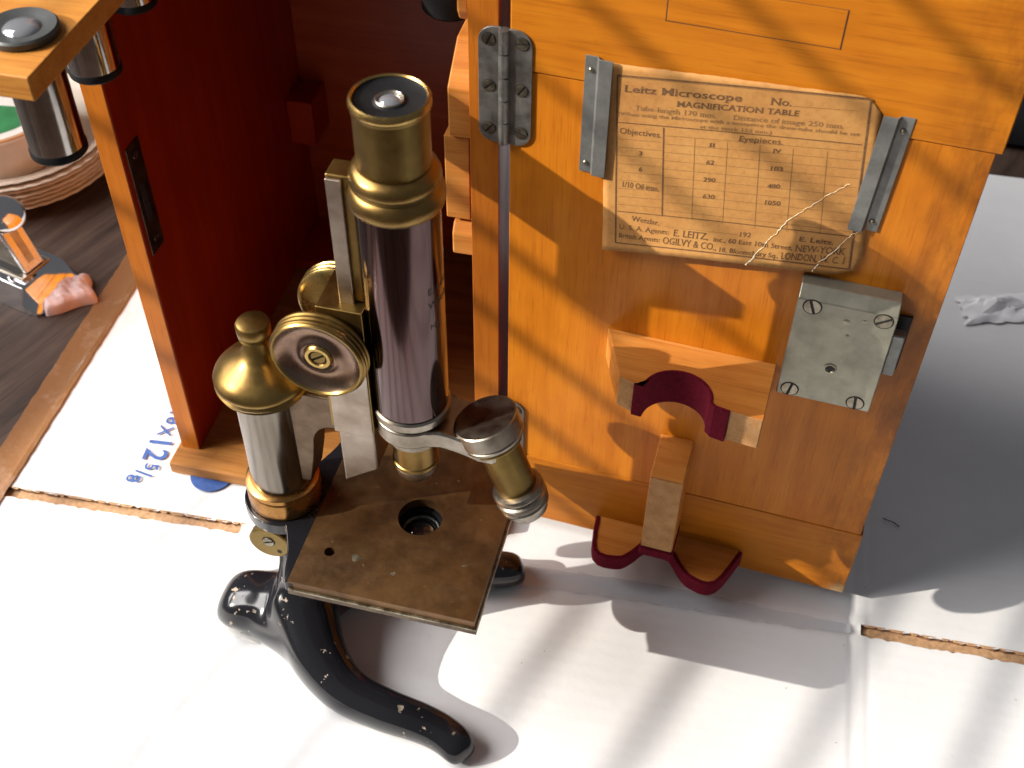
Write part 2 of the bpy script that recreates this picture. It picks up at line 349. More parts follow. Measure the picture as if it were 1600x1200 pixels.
def screw(parent, c, d, r=3.2, h=0.8, ang=30, name='screw', m=None):
    # slotted screw head: two half discs either side of a sunk slot
    q = Vector(d).normalized().to_track_quat('Z', 'Y'); c = Vector(c); mb = MB()
    w2 = 0.18*r; n = 14; a0 = math.asin(w2/r)
    for sgn in (0, math.pi):
        pts = []
        for i in range(n+1):
            t = a0 + (math.pi-2*a0)*i/n
            pts.append((r*math.cos(t+sgn), r*math.sin(t+sgn)))
        rot = Matrix.Rotation(R(ang), 2)
        pts = [tuple(rot @ Vector(p)) for p in pts]
        vs = [c + q @ Vector((x, y, -1.0)) for x, y in pts] + [c + q @ Vector((x*0.94, y*0.94, h)) for x, y in pts]
        k = len(pts); mb.add(vs, [tuple(range(k, 2*k))] + [(i, (i+1) % k, k+(i+1) % k, k+i) for i in range(k)])
    nf = len(mb.f)
    mb.lathe([(0, 0.12), (r*1.10, 0.12)], c, d, 24, close=False)  # dark disc paints shade into the slot and round the head's edge
    o = mb.build(name, m or M['screw'], parent); o.data.materials.append(M['slot'])
    for p in o.data.polygons[nf:]: p.material_index = 1
    return o

# card print, measured on the card: text, (x0,z0,x1,z1) of the baseline, cap height, bold, serif
PRINT_TEXT=[('Leitz Microscope', (50.52, 312.84, 99.82, 317.72), 3.54, 1, 1),
 ('No.', (111.21, 318.63, 119.86, 319.64), 3.44, 1, 1),
 ('MAGNIFICATION TABLE', (73.3, 310.1, 123.53, 315.61), 2.79, 1, 1),
 ('Tube-length 170 mm.', (55.9, 304.94, 90.32, 307.8), 2.53, 0, 1),
 ('Distance of image 250 mm.', (97.62, 308.54, 141.97, 313.68), 2.45, 0, 1),
 ('(When using the Microscope with a nosepiece the draw-tube should be set', (48.91, 301.1, 148.98, 311.65), 1.74, 0, 1),
 ('at the mark 152 mm.)', (84.31, 301.66, 114.08, 304.94), 1.76, 0, 1),
 ('Objectives.', (50.28, 292.08, 68.61, 293.44), 3.1, 0, 0),
 ('Eyepieces.', (101.41, 298.79, 119.5, 300.89), 2.87, 0, 0),
 ('II', (89.18, 293.22, 91.88, 293.58), 2.04, 1, 1),
 ('IV', (115.98, 296.2, 119.55, 296.64), 2.01, 1, 1),
 ('3', (59.52, 282.41, 61.03, 282.62), 2.36, 1, 1),
 ('62', (89.13, 284.09, 92.55, 284.62), 2.33, 1, 1),
 ('103', (116.29, 287.12, 121.51, 287.84), 2.28, 1, 1),
 ('6', (60.23, 274.02, 61.76, 274.24), 2.42, 1, 1),
 ('290', (88.96, 274.94, 94.21, 275.66), 2.38, 1, 1),
 ('480', (116.59, 277.93, 121.85, 278.8), 2.33, 1, 1),
 ('1/10 Oil-imm.', (53.51, 264.21, 70.16, 265.19), 3.09, 0, 1),
 ('630', (89.86, 265.94, 95.06, 266.79), 2.43, 1, 1),
 ('1050', (116.7, 269.08, 123.5, 270.09), 2.39, 1, 1),
 ('Wetzlar,', (59.09, 245.94, 72.21, 246.26), 3.11, 0, 1),
 ('192', (108.58, 248.88, 113.62, 249.63), 2.78, 0, 1),
 ('E. Leitz.', (134.74, 253.02, 149.42, 254.81), 2.72, 1, 1),
 ('U. S. A. Agents:', (53.72, 239.92, 77.11, 242.01), 2.89, 0, 1),
 ('E. LEITZ,', (79.27, 241.75, 94.95, 243.3), 4.14, 0, 1),
 ('inc., 60 East 10th Street,', (97.39, 243.12, 132.62, 247.23), 2.81, 0, 1),
 ('NEW-YORK', (133.8, 246.87, 155.42, 250.63), 4.0, 0, 1),
 ('British Agents:', (54.09, 234.85, 73.38, 236.47), 2.93, 0, 1),
 ('OGILVY & CO.,', (74.71, 236.12, 99.41, 238.12), 4.2, 0, 1),
 ('18, Bloomsbury Sq.,', (100.72, 237.78, 127.34, 240.93), 2.85, 0, 1),
 ('LONDON, W. C. 1', (128.37, 240.93, 155.97, 245.5), 4.06, 0, 1)]
PRINT_LINES=[((47.32, 320.13, 149.88, 329.28), 0.7),
 ((149.88, 329.28, 158.94, 243.22), 0.7),
 ((158.94, 243.22, 52.71, 231.2), 0.7),
 ((52.71, 231.2, 47.32, 320.13), 0.7),
 ((149.5, 328.57, 158.19, 243.96), 0.25),
 ((47.56, 319.53, 149.5, 328.57), 0.25),
 ((48.68, 297.36, 150.71, 307.8), 0.45),
 ((69.08, 298.77, 73.05, 251.74), 0.6),
 ((52.44, 250.0, 157.65, 261.4), 0.45),
 ((82.93, 295.94, 86.44, 253.06), 0.2),
 ((96.78, 297.2, 100.38, 253.64), 0.2),
 ((110.34, 298.43, 114.58, 255.48), 0.2),
 ((124.07, 299.71, 128.51, 257.02), 0.2),
 ((137.87, 301.61, 142.79, 259.31), 0.2),
 ((49.79, 289.14, 69.23, 291.22), 0.16),
 ((50.1, 284.91, 69.65, 287.05), 0.16),
 ((50.41, 280.63, 70.07, 282.82), 0.16),
 ((50.73, 276.31, 70.49, 278.55), 0.16),
 ((51.05, 271.93, 70.92, 274.24), 0.16),
 ((51.37, 267.5, 71.35, 269.87), 0.16),
 ((51.7, 263.03, 71.79, 265.45), 0.16),
 ((52.03, 258.5, 72.24, 260.98), 0.16),
 ((52.37, 253.91, 72.68, 256.46), 0.16),
 ((69.47, 294.79, 151.62, 304.41), 0.16),
 ((69.89, 290.6, 151.98, 300.1), 0.16),
 ((70.32, 286.36, 152.34, 295.73), 0.16),
 ((70.75, 282.07, 152.71, 291.32), 0.16),
 ((71.18, 277.73, 153.09, 286.84), 0.16),
 ((71.62, 273.35, 153.47, 282.31), 0.16),
 ((72.07, 268.91, 153.85, 277.73), 0.16),
 ((72.52, 264.42, 154.24, 273.08), 0.16),
 ((72.97, 259.88, 154.64, 268.38), 0.16),
 ((73.43, 255.28, 155.04, 263.62), 0.16),
 ((120.3, 319.74, 145.7, 322.92), 0.16),
 ((74.35, 246.12, 107.44, 249.64), 0.14)]
CARD_TEARS=[[(149.99, 288.11), (146.96, 285.27), (143.8, 281.89), (141.38, 279.51), (138.33, 275.13), (134.23, 270.82), (131.05, 266.55), (127.76, 262.58), (126.35, 259.05), (123.74, 253.49), (121.64, 250.74), (120.28, 246.44), (118.7, 243.37), (116.0, 237.28), (113.15, 231.74)], [(159.84, 264.86), (156.34, 262.97), (154.9, 260.45), (152.49, 255.34), (150.03, 250.15), (145.25, 243.61), (144.4, 240.03), (143.05, 236.29)]]
CARD_CORNERS=[(41.81, 325.02), (154.85, 330.08), (164.28, 239.28), (46.68, 225.48)]

# ------------------------------------------------------------------ table and the flattened cardboard on it
def wob(x, y): return math.sin(x*0.021+1.3)*math.cos(y*0.017+0.4)*0.5 + math.sin(x*0.053-y*0.037)*0.2
tb = MB(); tb.box(-1500, 1300, -700, 1700, -34, -4.6)
tbo = tag(tb.build('table', M['table'], None, 0), kind='structure'); tbo.rotation_euler = (0, 0, R(-32))

cb = thing('cardboard_sheet', 'flattened white cardboard box spread under the microscope and case', 'cardboard', (-314.2, 490.3, 0), -11.1)
def lin(a, b, st): n = max(1, round((b-a)/st)); return [a+(b-a)*i/n for i in range(n)]
SL0, SL1 = -13.8, -6.4
ys = lin(-330, SL0, 3) + [SL0] + lin(SL0, SL1, 1.6)[1:] + lin(SL1, 457, 3) + [457]
xs = lin(0, 155, 2.5) + lin(155, 526, 3) + lin(526, 720, 3) + [720]
rj = random.Random(3)
jit = [rj.uniform(-0.75, 0.75) for _ in range(len(xs)*2+4)]
def slot(x): return x < 155 or x >= 526
def yshift(x): return (-3.6+2.8*x/155) if x < 155 else (-0.8+4.8*(x-155)/371 if x < 526 else 4.0)
def groove(d, w, a): return -a*math.exp(-(d/w)**2)
def cbpos(i, j):
    x, y = xs[i], ys[j]
    yy = y + yshift(x)*math.exp(-((y+10)/60)**2)
    if y == SL0: yy += jit[i]*(1 if slot(x) else 0.3)
    if y == SL1: yy += jit[i+len(xs)]*(1 if slot(x) else 0.3)
    z = -0.55 + 0.5*math.tanh(wob(x, y))
    d = y+10
    if 150 < x < 530: z += groove(d, 2.2, 0.9) + 0.75*math.exp(-((d-6.5)/4)**2) + 0.45*math.exp(-((d+7)/3)**2) + 0.25*math.sin(x*0.11)*math.exp(-(d/9)**2)
    dc = x-526.5; z += groove(dc+2.4, 1.3, 1.9) + groove(dc-3.6, 1.3, 1.9) + 0.55*math.exp(-((dc-0.6)/2)**2)
    dl = x-(149-0.06*(y+10)); 
    if y < -6: z += groove(dl, 1.6, 0.35) + 0.2*math.exp(-((dl-5)/4)**2)
    if y < -150: pass
    return (x, yy, min(z, 0.9))
top = MB(); idx = {}
for j in range(len(ys)):
    for i in range(len(xs)): idx[i, j] = len(top.v); top.v.append(cbpos(i, j))
wall = MB()
def hole(i, j):
    cx = (xs[i]+xs[i+1])/2; cy = (ys[j]+ys[j+1])/2
    if SL0 <= cy <= SL1 and slot(cx): return True
    if -176 < cy < -169.5 and 152 < cx < 240: return True
    return False
for j in range(len(ys)-1):
    for i in range(len(xs)-1):
        if hole(i, j): continue
        q = (idx[i, j], idx[i+1, j], idx[i+1, j+1], idx[i, j+1]); top.f.append(q)
        for (di, dj, a, b) in ((0, -1, 0, 1), (1, 0, 1, 2), (0, 1, 2, 3), (-1, 0, 3, 0)):
            ii, jj = i+di, j+dj
            out = ii < 0 or jj < 0 or ii >= len(xs)-1 or jj >= len(ys)-1
            if out or hole(ii, jj):
                p, r = top.v[q[a]], top.v[q[b]]
                wall.add([p, r, (r[0], r[1], -4.5), (p[0], p[1], -4.5)], [(0, 1, 2, 3)])
top.build('white_face', M['board'], cb, smooth=60)
wall.build('corrugated_edge', M['kraft_dark'], cb, smooth=None)
fl = MB()
fl.box(0.4, 720, -329, 456, -4.5, -3.0); fl.build('kraft_liner', M['kraft'], cb, smooth=None)
# ragged torn paper fibres along the slots
rr = random.Random(11)
for side, x0, x1 in ((0, 3, 154), (1, 527, 640)):
    x = x0; rag = MB()
    while x < x1:
        L = rr.uniform(3, 11); yb = -6.5+yshift(x); h = rr.uniform(0.1, 0.7); n0 = len(rag.v)
        rag.add([(x, yb+0.6, 0.1), (x+L*0.5, yb+0.4, 0.35), (x+L, yb+0.6, 0.1), (x+L*0.8, yb-h, -0.9), (x+L*0.3, yb-h*1.2, -1.2)], [(0, 4, 3, 2, 1)])
        x += L*rr.uniform(0.6, 1.4)
    tag(rag.build('torn_fibre', M['kraft'], cb, smooth=None), kind='stuff')
# brown packing tape along the left edge (half on board, half on the table)
tp = MB(); n = 160; tv = []
for i in range(n+1):
    y = -330+790*i/n
    for k, xx in enumerate((-21, -14, -6, -0.8, 0.5, 3.5)):
        z = -4.2 if xx < -5 else (-3.0 if xx < 0 else 0.75)
        tv.append((xx + (random.uniform(-.4, .4) if k in (0, 5) else 0), y, z + random.uniform(0, 0.25)))
tp.v = tv
for i in range(n):
    for k in range(5): a = i*6+k; tp.f.append((a, a+1, a+7, a+6))
tp.build('packing_tape', M['tape'], cb, smooth=60)
# clear tape over the fold between the two slots
ct = MB(); n = 90; rc = random.Random(21)
for i in range(n+1):
    x = 168+352*i/n; wv_ = 3.2+3.2*math.sin(math.pi*i/n)+rc.uniform(-.5, .5); ym = -9.5+yshift(x)+1.2*math.sin(i*0.13)
    for k in range(5): ct.v.append((x, ym-wv_*1.3+wv_*2.3*k/4, 1.05+0.25*math.sin(i*0.5+k)+rc.uniform(0, .12)))
for i in range(n):
    for k in range(4): a = i*5+k; ct.f.append((a, a+1, a+6, a+5))
ct.build('clear_tape', M['film'], cb, smooth=60)
# print on the board: 18 X 12 5/8 and a dot
def flat_text(s, p0, ang, h, z, name, m, parent, bold=0.01, sx=1.0):
    vs, fs = text_geo(s, bold); mb = MB(); a = R(ang); k = h/0.73
    mb.add([(p0[0]+(x*k*sx*math.cos(a)-y*k*math.sin(a)), p0[1]+(x*k*sx*math.sin(a)+y*k*math.cos(a)), z) for x, y, _ in vs], fs)
    return mb.build(name, m, parent, smooth=None)
def cbl(x, y):   # world -> cardboard frame
    t = R(-11.1); dx, dy = x+314.2, y-490.3
    return dx*math.cos(t)+dy*math.sin(t), -dx*math.sin(t)+dy*math.cos(t)
bx, by = cbl(-226.5, 533)
ta = -86
for s, ox, oy, h in (('18', -1.5, 14, 10.0), ('X', -2.5, -1.0, 9.5), ('12', -4.5, -10.5, 15.5), ('5', 1.0, -33.0, 9.5), ('/', -3.0, -40.0, 12.0), ('8', -6.5, -44.0, 9.5)):
    flat_text(s, (bx+ox, by+oy), ta, h, 0.62, 'printed_text', M['ink_blue'], cb, 0.014)
dx_, dy_ = cbl(-188.5, 491)
MB().lathe([(0, 0.6), (13.5, 0.6)], (dx_, dy_, 0), n=48, close=False).build('printed_dot', M['ink_blue'], cb)

# ------------------------------------------------------------------ wooden case with its open door
case = thing('microscope_case', 'orange varnished wooden microscope case standing with its door swung open', 'case', (-208.5, 506.3, 0), -12.5)
box('base_board', M['wood_base'], case, -3, 210, -15, 242, 0.6, 9.9, 1.2)
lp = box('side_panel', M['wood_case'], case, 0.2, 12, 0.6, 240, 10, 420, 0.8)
box('front_edging', M['wood_edge'], lp, 0, 11.8, -0.4, 0.6, 10.1, 420, 0.3)
box('outer_face', M['wood_z'], lp, -0.7, 0.19, 0.7, 239.8, 10.2, 420, 0.2)
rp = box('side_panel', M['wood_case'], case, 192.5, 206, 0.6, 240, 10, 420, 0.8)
box('front_edging', M['wood_edge'], rp, 192.6, 206.1, -0.4, 0.6, 10.1, 420, 0.3)
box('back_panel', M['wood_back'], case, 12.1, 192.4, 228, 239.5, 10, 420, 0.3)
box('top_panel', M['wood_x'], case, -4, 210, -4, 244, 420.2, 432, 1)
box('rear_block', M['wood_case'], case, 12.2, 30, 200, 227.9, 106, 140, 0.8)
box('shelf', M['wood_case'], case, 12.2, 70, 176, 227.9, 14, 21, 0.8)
# wooden runner blocks on the right wall
b1 = MB().prism([(5, 271), (5, 297), (24, 312), (46, 312), (46, 279), (18, 279), (18, 271)], 181, 192.4, 'x').build('runner_block', M['wood_block'], case, 1.0)
MB().prism([(7, 222), (7, 270), (20, 270), (20, 277), (44, 277), (44, 222)], 178, 190.5, 'x').build('runner_block', M['wood_block'], case, 0.8)
MB().prism([(5, 201), (5, 214), (9, 219), (12, 219), (12, 215), (38, 215), (38, 201)], 181, 192.4, 'x').build('runner_block', M['wood_block'], case, 1.2)
MB().prism([(3, 400), (3, 336), (6, 331), (11, 331), (14, 336), (14, 400)], 187, 192.4, 'x').build('stop_block', M['wood_block'], case, 1.2)
# strike plate on the inside of the left panel
sk = box('strike_plate', M['stage_edge'], case, 11.8, 12.7, 4, 18, 166, 235, 0.3)
box('keyhole_slot', M['slot'], sk, 12.6, 12.95, 8, 12.5, 186, 210, 0)
screw(sk, (12.7, 11, 174), (1, 0, 0), 2.4, 0.5, 20); screw(sk, (12.7, 11, 228), (1, 0, 0), 2.4, 0.5, 70)

def leaf_poly(x0, x1, z0, z1, r, left=True):
    p = []
    for (cx, cz, a0) in ((x0+r, z0+r, 180), (x0+r, z1-r, 90)):
        for k in range(7):
            a = R(a0+ (k*15 if a0 == 180 else 0) ) if a0 == 180 else R(180-k*15)
            p.append((cx+r*math.cos(a), cz+r*math.sin(a)))
    # first arc 180->270 comes out upwards; order: bottom-left arc reversed, then top-left arc
    p = list(reversed(p[:7])) + p[7:]
    p += [(x1, z1), (x1, z0)]
    if not left: p = [(x0+x1-x, z) for x, z in p]
    return p
door = MB().box(0.7, 201.7, 0, 14, 64.9, 314.6).build('door', M['wood_door'], case, 0.35)
door.location = (210.7*K, -0.8*K, 0); door.rotation_euler = (0, 0, R(-4.24))
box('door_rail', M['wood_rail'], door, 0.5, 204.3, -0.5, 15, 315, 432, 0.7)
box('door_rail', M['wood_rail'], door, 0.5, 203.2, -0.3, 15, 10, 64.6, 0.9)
box('inlay_strip', M['wood_x'], door, 65.4, 133.6, -0.62, 3, 349.2, 365.4, 0.1)
il = MB(); il.box(64.9, 134.1, -0.55, 0.5, 348.9, 349.2); il.box(64.9, 134.1, -0.55, 0.5, 365.4, 365.6); il.box(133.6, 134.1, -0.55, 0.5, 349.2, 365.4); il.box(64.9, 65.4, -0.55, 0.5, 349.2, 365.4)
il.build('inlay_joint', M['slot'], door, smooth=None)
for hz in (276.5, 50):
    hg = MB().prism(leaf_poly(197.2, 207.4, hz, hz+57.5, 7), -1.5, -0.3, 'y').build('hinge', M['hinge'], case, 0.25)
    for k in range(5):
        kn = MB().lathe([(1.2, 0), (2.4, 0.25), (2.4, 11.0), (1.2, 11.25)], (208.7, -2.1, hz+0.3+k*11.45), n=24).build('knuckle', M['hinge'], hg)
    for z, a in ((hz+51.5, 65), (hz+29, 40), (hz+7.2, 50)): screw(hg, (202.0, -1.5, z), (0, -1, 0), 2.9, 0.5, a)
    dl = MB().prism(leaf_poly(0.4, 10.6, hz, hz+57.5, 7, False), -1.3, -0.1, 'y').build('hinge_leaf', M['hinge'], door, 0.25)
    for z, a in ((hz+51.5, 5), (hz+29, 55), (hz+7.2, -20)): screw(door, (6.2, -1.3, z), (0, -1, 0), 2.9, 0.5, a)

# velvet-lined arch bracket on the door
arc = [(95.5+17*math.cos(R(a)), -34.5+15.5*math.sin(R(a))) for a in range(180, -1, -10)]
vel = [(74.5, -33.6), (77.5, -33.8)] + arc + [(114.5, -36.5), (121.5, -37.6)]
poly = [(53, -0.05), (137.5, -0.05), (137.5, -38.5), (121.5, -37.2)] + list(reversed(vel))[1:-1] + [(74.5, -33.0), (66.5, -31)]
MB().prism(poly, 157, 177, 'z').build('bracket', M['wood_block'], door, 0.5)
def strip(path, th, z0, z1, name, m, parent, bevel=0.4):
    mb = MB(); n = len(path); offs = []
    for i in range(n):
        a = Vector(path[max(0, i-1)]); b_ = Vector(path[min(n-1, i+1)]); t = (b_-a).normalized(); offs.append((path[i][0]+t.y*th, path[i][1]-t.x*th))
    return mb.prism(list(path)+list(reversed(offs)), z0, z1, 'z').build(name, m, parent, bevel)
strip(vel, 1.5, 156.2, 177.7, 'velvet_lining', M['velvet'], door)
MB().prism([(66.7, -31.6), (74.4, -34.2), (74.4, -33.0), (66.5, -31.0)], 157.4, 176.8, 'z').build('bare_end', M['wood_bare'], door, 0.2)
MB().prism([(121.7, -38.2), (137.0, -39.3), (137.4, -38.5), (121.6, -37.3)], 157.4, 176.8, 'z').build('bare_end', M['wood_bare'], door, 0.2)
# upright post with sloping top, pale front, velvet foot
MB().prism([(-0.05, 109), (-24, 101), (-24, 40), (-0.05, 40)], 87, 105, 'x').build('bracket_post', M['wood_block'], door, 0.7)
box('pale_front', M['wood_bare'], door, 87.4, 104.6, -24.7, -24.0, 40.5, 100, 0.2)
box('velvet_pad', M['velvet'], door, 86.4, 105.6, -25.8, -3, 33, 39.9, 1.2)
ft = [(58.5, -1), (62.5, -24), (75, -25.5), (81, -20), (86, -12), (91, -9.5), (101, -10.5), (106, -13), (112, -20.5), (119, -26), (131, -25.5), (141, -1)]
ftc = catmull(ft, 4)
MB().prism([(58.5, -0.1)] + ftc[1:-1] + [(141, -0.1)], 17.5, 25.5, 'z').build('foot_bracket', M['wood_block'], door, 0.25)
strip([(x, y+0.15) for x, y in ftc], 2.4, 15.5, 26.6, 'velvet_lining', M['velvet'], door, 0.6)

# lock
lk = MB().prism([(-0.05, 237), (-7.5, 237), (-13, 232.5), (-13, 171), (-0.05, 171)], 140, 184.3, 'x').build('lock', M['lock'], door, 0.7)
box('bolt', M['zinc'], door, 184.4, 190, -9.6, -4, 194, 219, 0.8)
box('bolt_recess', M['slot'], door, 184.2, 191.5, -1.2, -0.05, 191, 224, 0)
for (x, z, a) in ((147, 229, 110), (178.5, 229, 35), (177, 175.5, 95), (146, 175.5, 80)): screw(door, (x, -13.0, z), (0, -1, 0), 4.0, 0.4, a)
MB().lathe([(2.4, 0), (3.0, 0.1), (3.0, 0.45), (2.3, 0.5), (2.0, 0.1)], (161.7, -13.0, 194), (0, -1, 0), 28, close=False).build('key_bush', M['screw'], door)
MB().prism([(161.7, 191.7), (164, 194), (161.7, 196.3), (159.4, 194)], -13.15, -13.0, 'y').build('keyhole', M['slot'], door, smooth=None)
for (x, z, r_) in ((163, 224, 1.7), (170.5, 226.5, 1.1), (165, 216, 1.0)): MB().lathe([(0, 0.12), (r_*0.8, 0.12), (r_, 0.02)], (x, -13, z), (0, -1, 0), 20).build('rivet', M['screw'], door)

# zinc card clips
def clip(x0, x1, z0, z1, lip_right, shear):
    xm = x0+(x1-x0)*0.5
    if lip_right: prof = [(x0, -0.05), (xm-0.6, -0.05), (xm+0.6, -2.3), (x1, -2.3), (x1, -3.1), (xm+0.3, -3.1), (xm-0.9, -0.9), (x0, -0.9)]
    else: prof = [(x1, -0.05), (xm+0.6, -0.05), (xm-0.6, -2.3), (x0, -2.3), (x0, -3.1), (xm-0.3, -3.1), (xm+0.9, -0.9), (x1, -0.9)]
    mb = MB().prism(prof, z0, z1, 'z'); mb.v = [(x+(z-z1)*shear, y, z) for x, y, z in mb.v]
    o = mb.build('card_clip', M['zinc'], door, 0.12)
    xr = x0+2.8 if lip_right else x1-3.2
    for z in (z1-6.5, z0+5):
        MB().lathe([(1.3, 0), (1.15, 0.5), (0.6, 0.95), (0, 1.1)], (xr+(z-z1)*shear, -0.9, z), (0, -1, 0), 16).build('nail', M['screw'], door)
clip(33.4, 45.6, 269.5, 328, True, 0.0)
clip(156.0, 168.4, 267.0, 324.8, False, 0.045)

# ------------------------------------------------------------------ printed card held by the clips
card = thing('magnification_card', 'tan printed magnification table card held by two metal clips on the door', 'card', (-2.94, 459.9, 0), -16.74)
CC = CARD_CORNERS
def lift(u, v): return 0.9 + math.sin(math.pi*min(max(u, 0), 1))*(0.8+2.4*v**3) + 1.6*max(0, v)**8
def cardmap(x, z, extra=0.0):
    u = (x-44)/115; v = (327.5-z)/95; h = lift(u, min(max(v, 0), 1.05))
    return (x+0.17*h*(136-x)/70, -h-extra, z+1.04*h)
def cardpt(u, v):
    a, b, c, d = CC
    x = (a[0]*(1-u)+b[0]*u)*(1-v)+(d[0]*(1-u)+c[0]*u)*v; z = (a[1]*(1-u)+b[1]*u)*(1-v)+(d[1]*(1-u)+c[1]*u)*v
    return x, z
nu, nv = 40, 32; cm = MB(); rj = random.Random(5)
for j in range(nv+1):
    for i in range(nu+1):
        u, v = i/nu, j/nv; x, z = cardpt(u, v)
        du, dv = (1-u)*113, v*95            # clipped upper right corner, nibbled lower right corner
        if (1-u)*113+v*92 < 7: k = 7-((1-u)*113+v*92); x -= k*0.45; z -= k*0.45
        if (1-u)*115+(1-v)*92 < 12: k = 12-((1-u)*115+(1-v)*92); x -= k*0.3; z += k*0.3
        if i in (0, nu) or j in (0, nv): x += rj.uniform(-.15, .15); z += rj.uniform(-.15, .15)
        cm.v.append(cardmap(x, z))
for j in range(nv):
    for i in range(nu): a = j*(nu+1)+i; cm.f.append((a, a+1, a+nu+2, a+nu+1))
co = cm.build('card_sheet', M['card'], card, smooth=60)
so = co.modifiers.new('thick', 'SOLIDIFY'); so.thickness = 0.45*K; so.offset = -1
# make the sheet's front the camera side whatever the winding: thickness grows to the back
if co.data.polygons[0].normal.y > 0: so.offset = 1
for s, (x0, z0, x1, z1), h, bold, ser in PRINT_TEXT:
    vs, fs = text_geo(s, 0.014 if bold else 0.004)
    if ser: vs, fs = slab_serifs(vs, fs)
    L = math.hypot(x1-x0, z1-z0); ex = ((x1-x0)/L, (z1-z0)/L); wx0 = min(v[0] for v in vs); wx1 = max(v[0] for v in vs); kx = L/(wx1-wx0); ky = h/0.73
    mb = MB(); sw = 0.07 if bold else 0.045
    V = []
    for x, y, _ in vs:
        a = (x-wx0)*kx; b_ = y*ky
        V.append(cardmap(x0+ex[0]*a-ex[1]*b_*0, z0+ex[1]*a+b_, 0.12))
    mb.add(V, fs); mb.build('printed_text', M['ink'] if bold or h > 2.6 else M['ink_thin'], card, smooth=None)
ln = MB(); lt = MB()
for (x0, z0, x1, z1), wd in PRINT_LINES:
    mb = ln if wd > 0.3 else lt; n = 24; L = math.hypot(x1-x0, z1-z0); px_, pz_ = -(z1-z0)/L*wd/2, (x1-x0)/L*wd/2
    V = []
    for k in range(n+1):
        t = k/n; x = x0+(x1-x0)*t; z = z0+(z1-z0)*t
        V += [cardmap(x+px_, z+pz_, 0.1), cardmap(x-px_, z-pz_, 0.1)]
    mb.add(V, [(2*k, 2*k+1, 2*k+3, 2*k+2) for k in range(n)])
ln.build('printed_rule', M['ink'], card, smooth=None); lt.build('printed_grid', M['ink_thin'], card, smooth=None)
for tear in CARD_TEARS:
    mb = MB(); V = []; rt_ = random.Random(9); pts = []
    for (a, b_) in zip(tear, tear[1:]):
        for k in range(4): t = k/4; pts.append((a[0]+(b_[0]-a[0])*t+rt_.uniform(-.3, .3), a[1]+(b_[1]-a[1])*t+rt_.uniform(-.3, .3)))
    for k, (x, z) in enumerate(pts):
        wd = rt_.uniform(0.02, 0.34)*(0.15+(k/len(pts))**1.5); V += [cardmap(x-wd, z+wd, 0.14), cardmap(x, z, 0.28), cardmap(x+wd, z-wd, 0.15)]
    f = []
    for k in range(len(pts)-1): a = 3*k; f += [(a, a+1, a+4, a+3), (a+1, a+2, a+5, a+4)]
    mb.add(V, f); mb.build('torn_crease', M['torn'], card, smooth=None)

# ------------------------------------------------------------------ pull-out eyepiece rack
tray = thing('eyepiece_rack', 'wooden pull-out rack board jutting from the case at upper left', 'rack', (-208.5, 506.3, 0), -12.5)
MB().prism([(13.2, 130), (13.2, -121.7), (65, -121.7), (65, 130)], 352, 362, 'z').build('rack_board', M['wood_tray'], tray, 0.8)
box('runner', M['wood_block'], tray, 13.2, 20, 5, 200, 345, 351.8, 0.6)
EP = [(48.8, -95, 0), (37.0, -38.7, 1), (27.5, 18.5, 2)]
EL = ['nickel eyepiece nearest the camera, its black rimmed lens on top of the rack', 'second nickel eyepiece hanging below the rack before the case edge', 'nickel eyepiece farthest back under the rack, cut by the top of the photo']
for (x, y, k) in EP:
    t = R(-12.5); wx = -208.5+x*math.cos(t)-y*math.sin(t); wy = 506.3+x*math.sin(t)+y*math.cos(t)
    e = thing('eyepiece', EL[k], 'eyepiece', (wx, wy, 310), 0, 'eyepieces in the rack')
    MB().lathe([(9, 4), (10.9, 4), (10.9, 51.9), (9, 51.9)], n=64).build('barrel', M['eyebarrel'], e)
    MB().lathe([(8.5, 0.3), (10.6, 0), (11.3, 0.8), (11.3, 3.4), (10.9, 4)], n=64).build('lower_ring', M['black_cap'], e)
    MB().lathe([(10.5, 52.1), (13.2, 52.1), (13.6, 52.8), (13.6, 54.8), (12.8, 55.6), (9.0, 54.9), (7.0, 54.4), (0, 54.4)], n=64, close=False).build('eye_cap', M['ebonite'], e)
    MB().lathe([(7.0, 54.5), (6.2, 55.3), (3.5, 55.9), (0, 56.1)], n=40, close=False).build('eye_lens', M['pale_lens'], e)
# black canister hanging inside the case
t = R(-12.5); x, y = 168, 62; wx = -208.5+x*math.cos(t)-y*math.sin(t); wy = 506.3+x*math.sin(t)+y*math.cos(t)
cn = thing('objective_canister', 'round black canister high inside the case at the top edge', 'canister', (wx, wy, 303), 0)
MB().lathe([(0, 0), (12.5, 0), (14, 1.5), (14, 40), (13, 41), (13, 46)], n=48).build('canister_body', M['black_cap'], cn)
MB().lathe([(14.2, 40), (14.8, 40.5), (14.8, 46), (0, 47)], n=48).build('canister_collar', M['brass'], cn)
MB().box(140, 192.4, 40, 86, 350, 357).build('canister_shelf', M['wood_case'], case, 0.6)
# ------------------------------------------------------------------ the microscope
mic = thing('microscope', 'antique brass and nickel microscope on a black curved claw foot', 'microscope', (-44.85, 374.08, 0), -13.5)
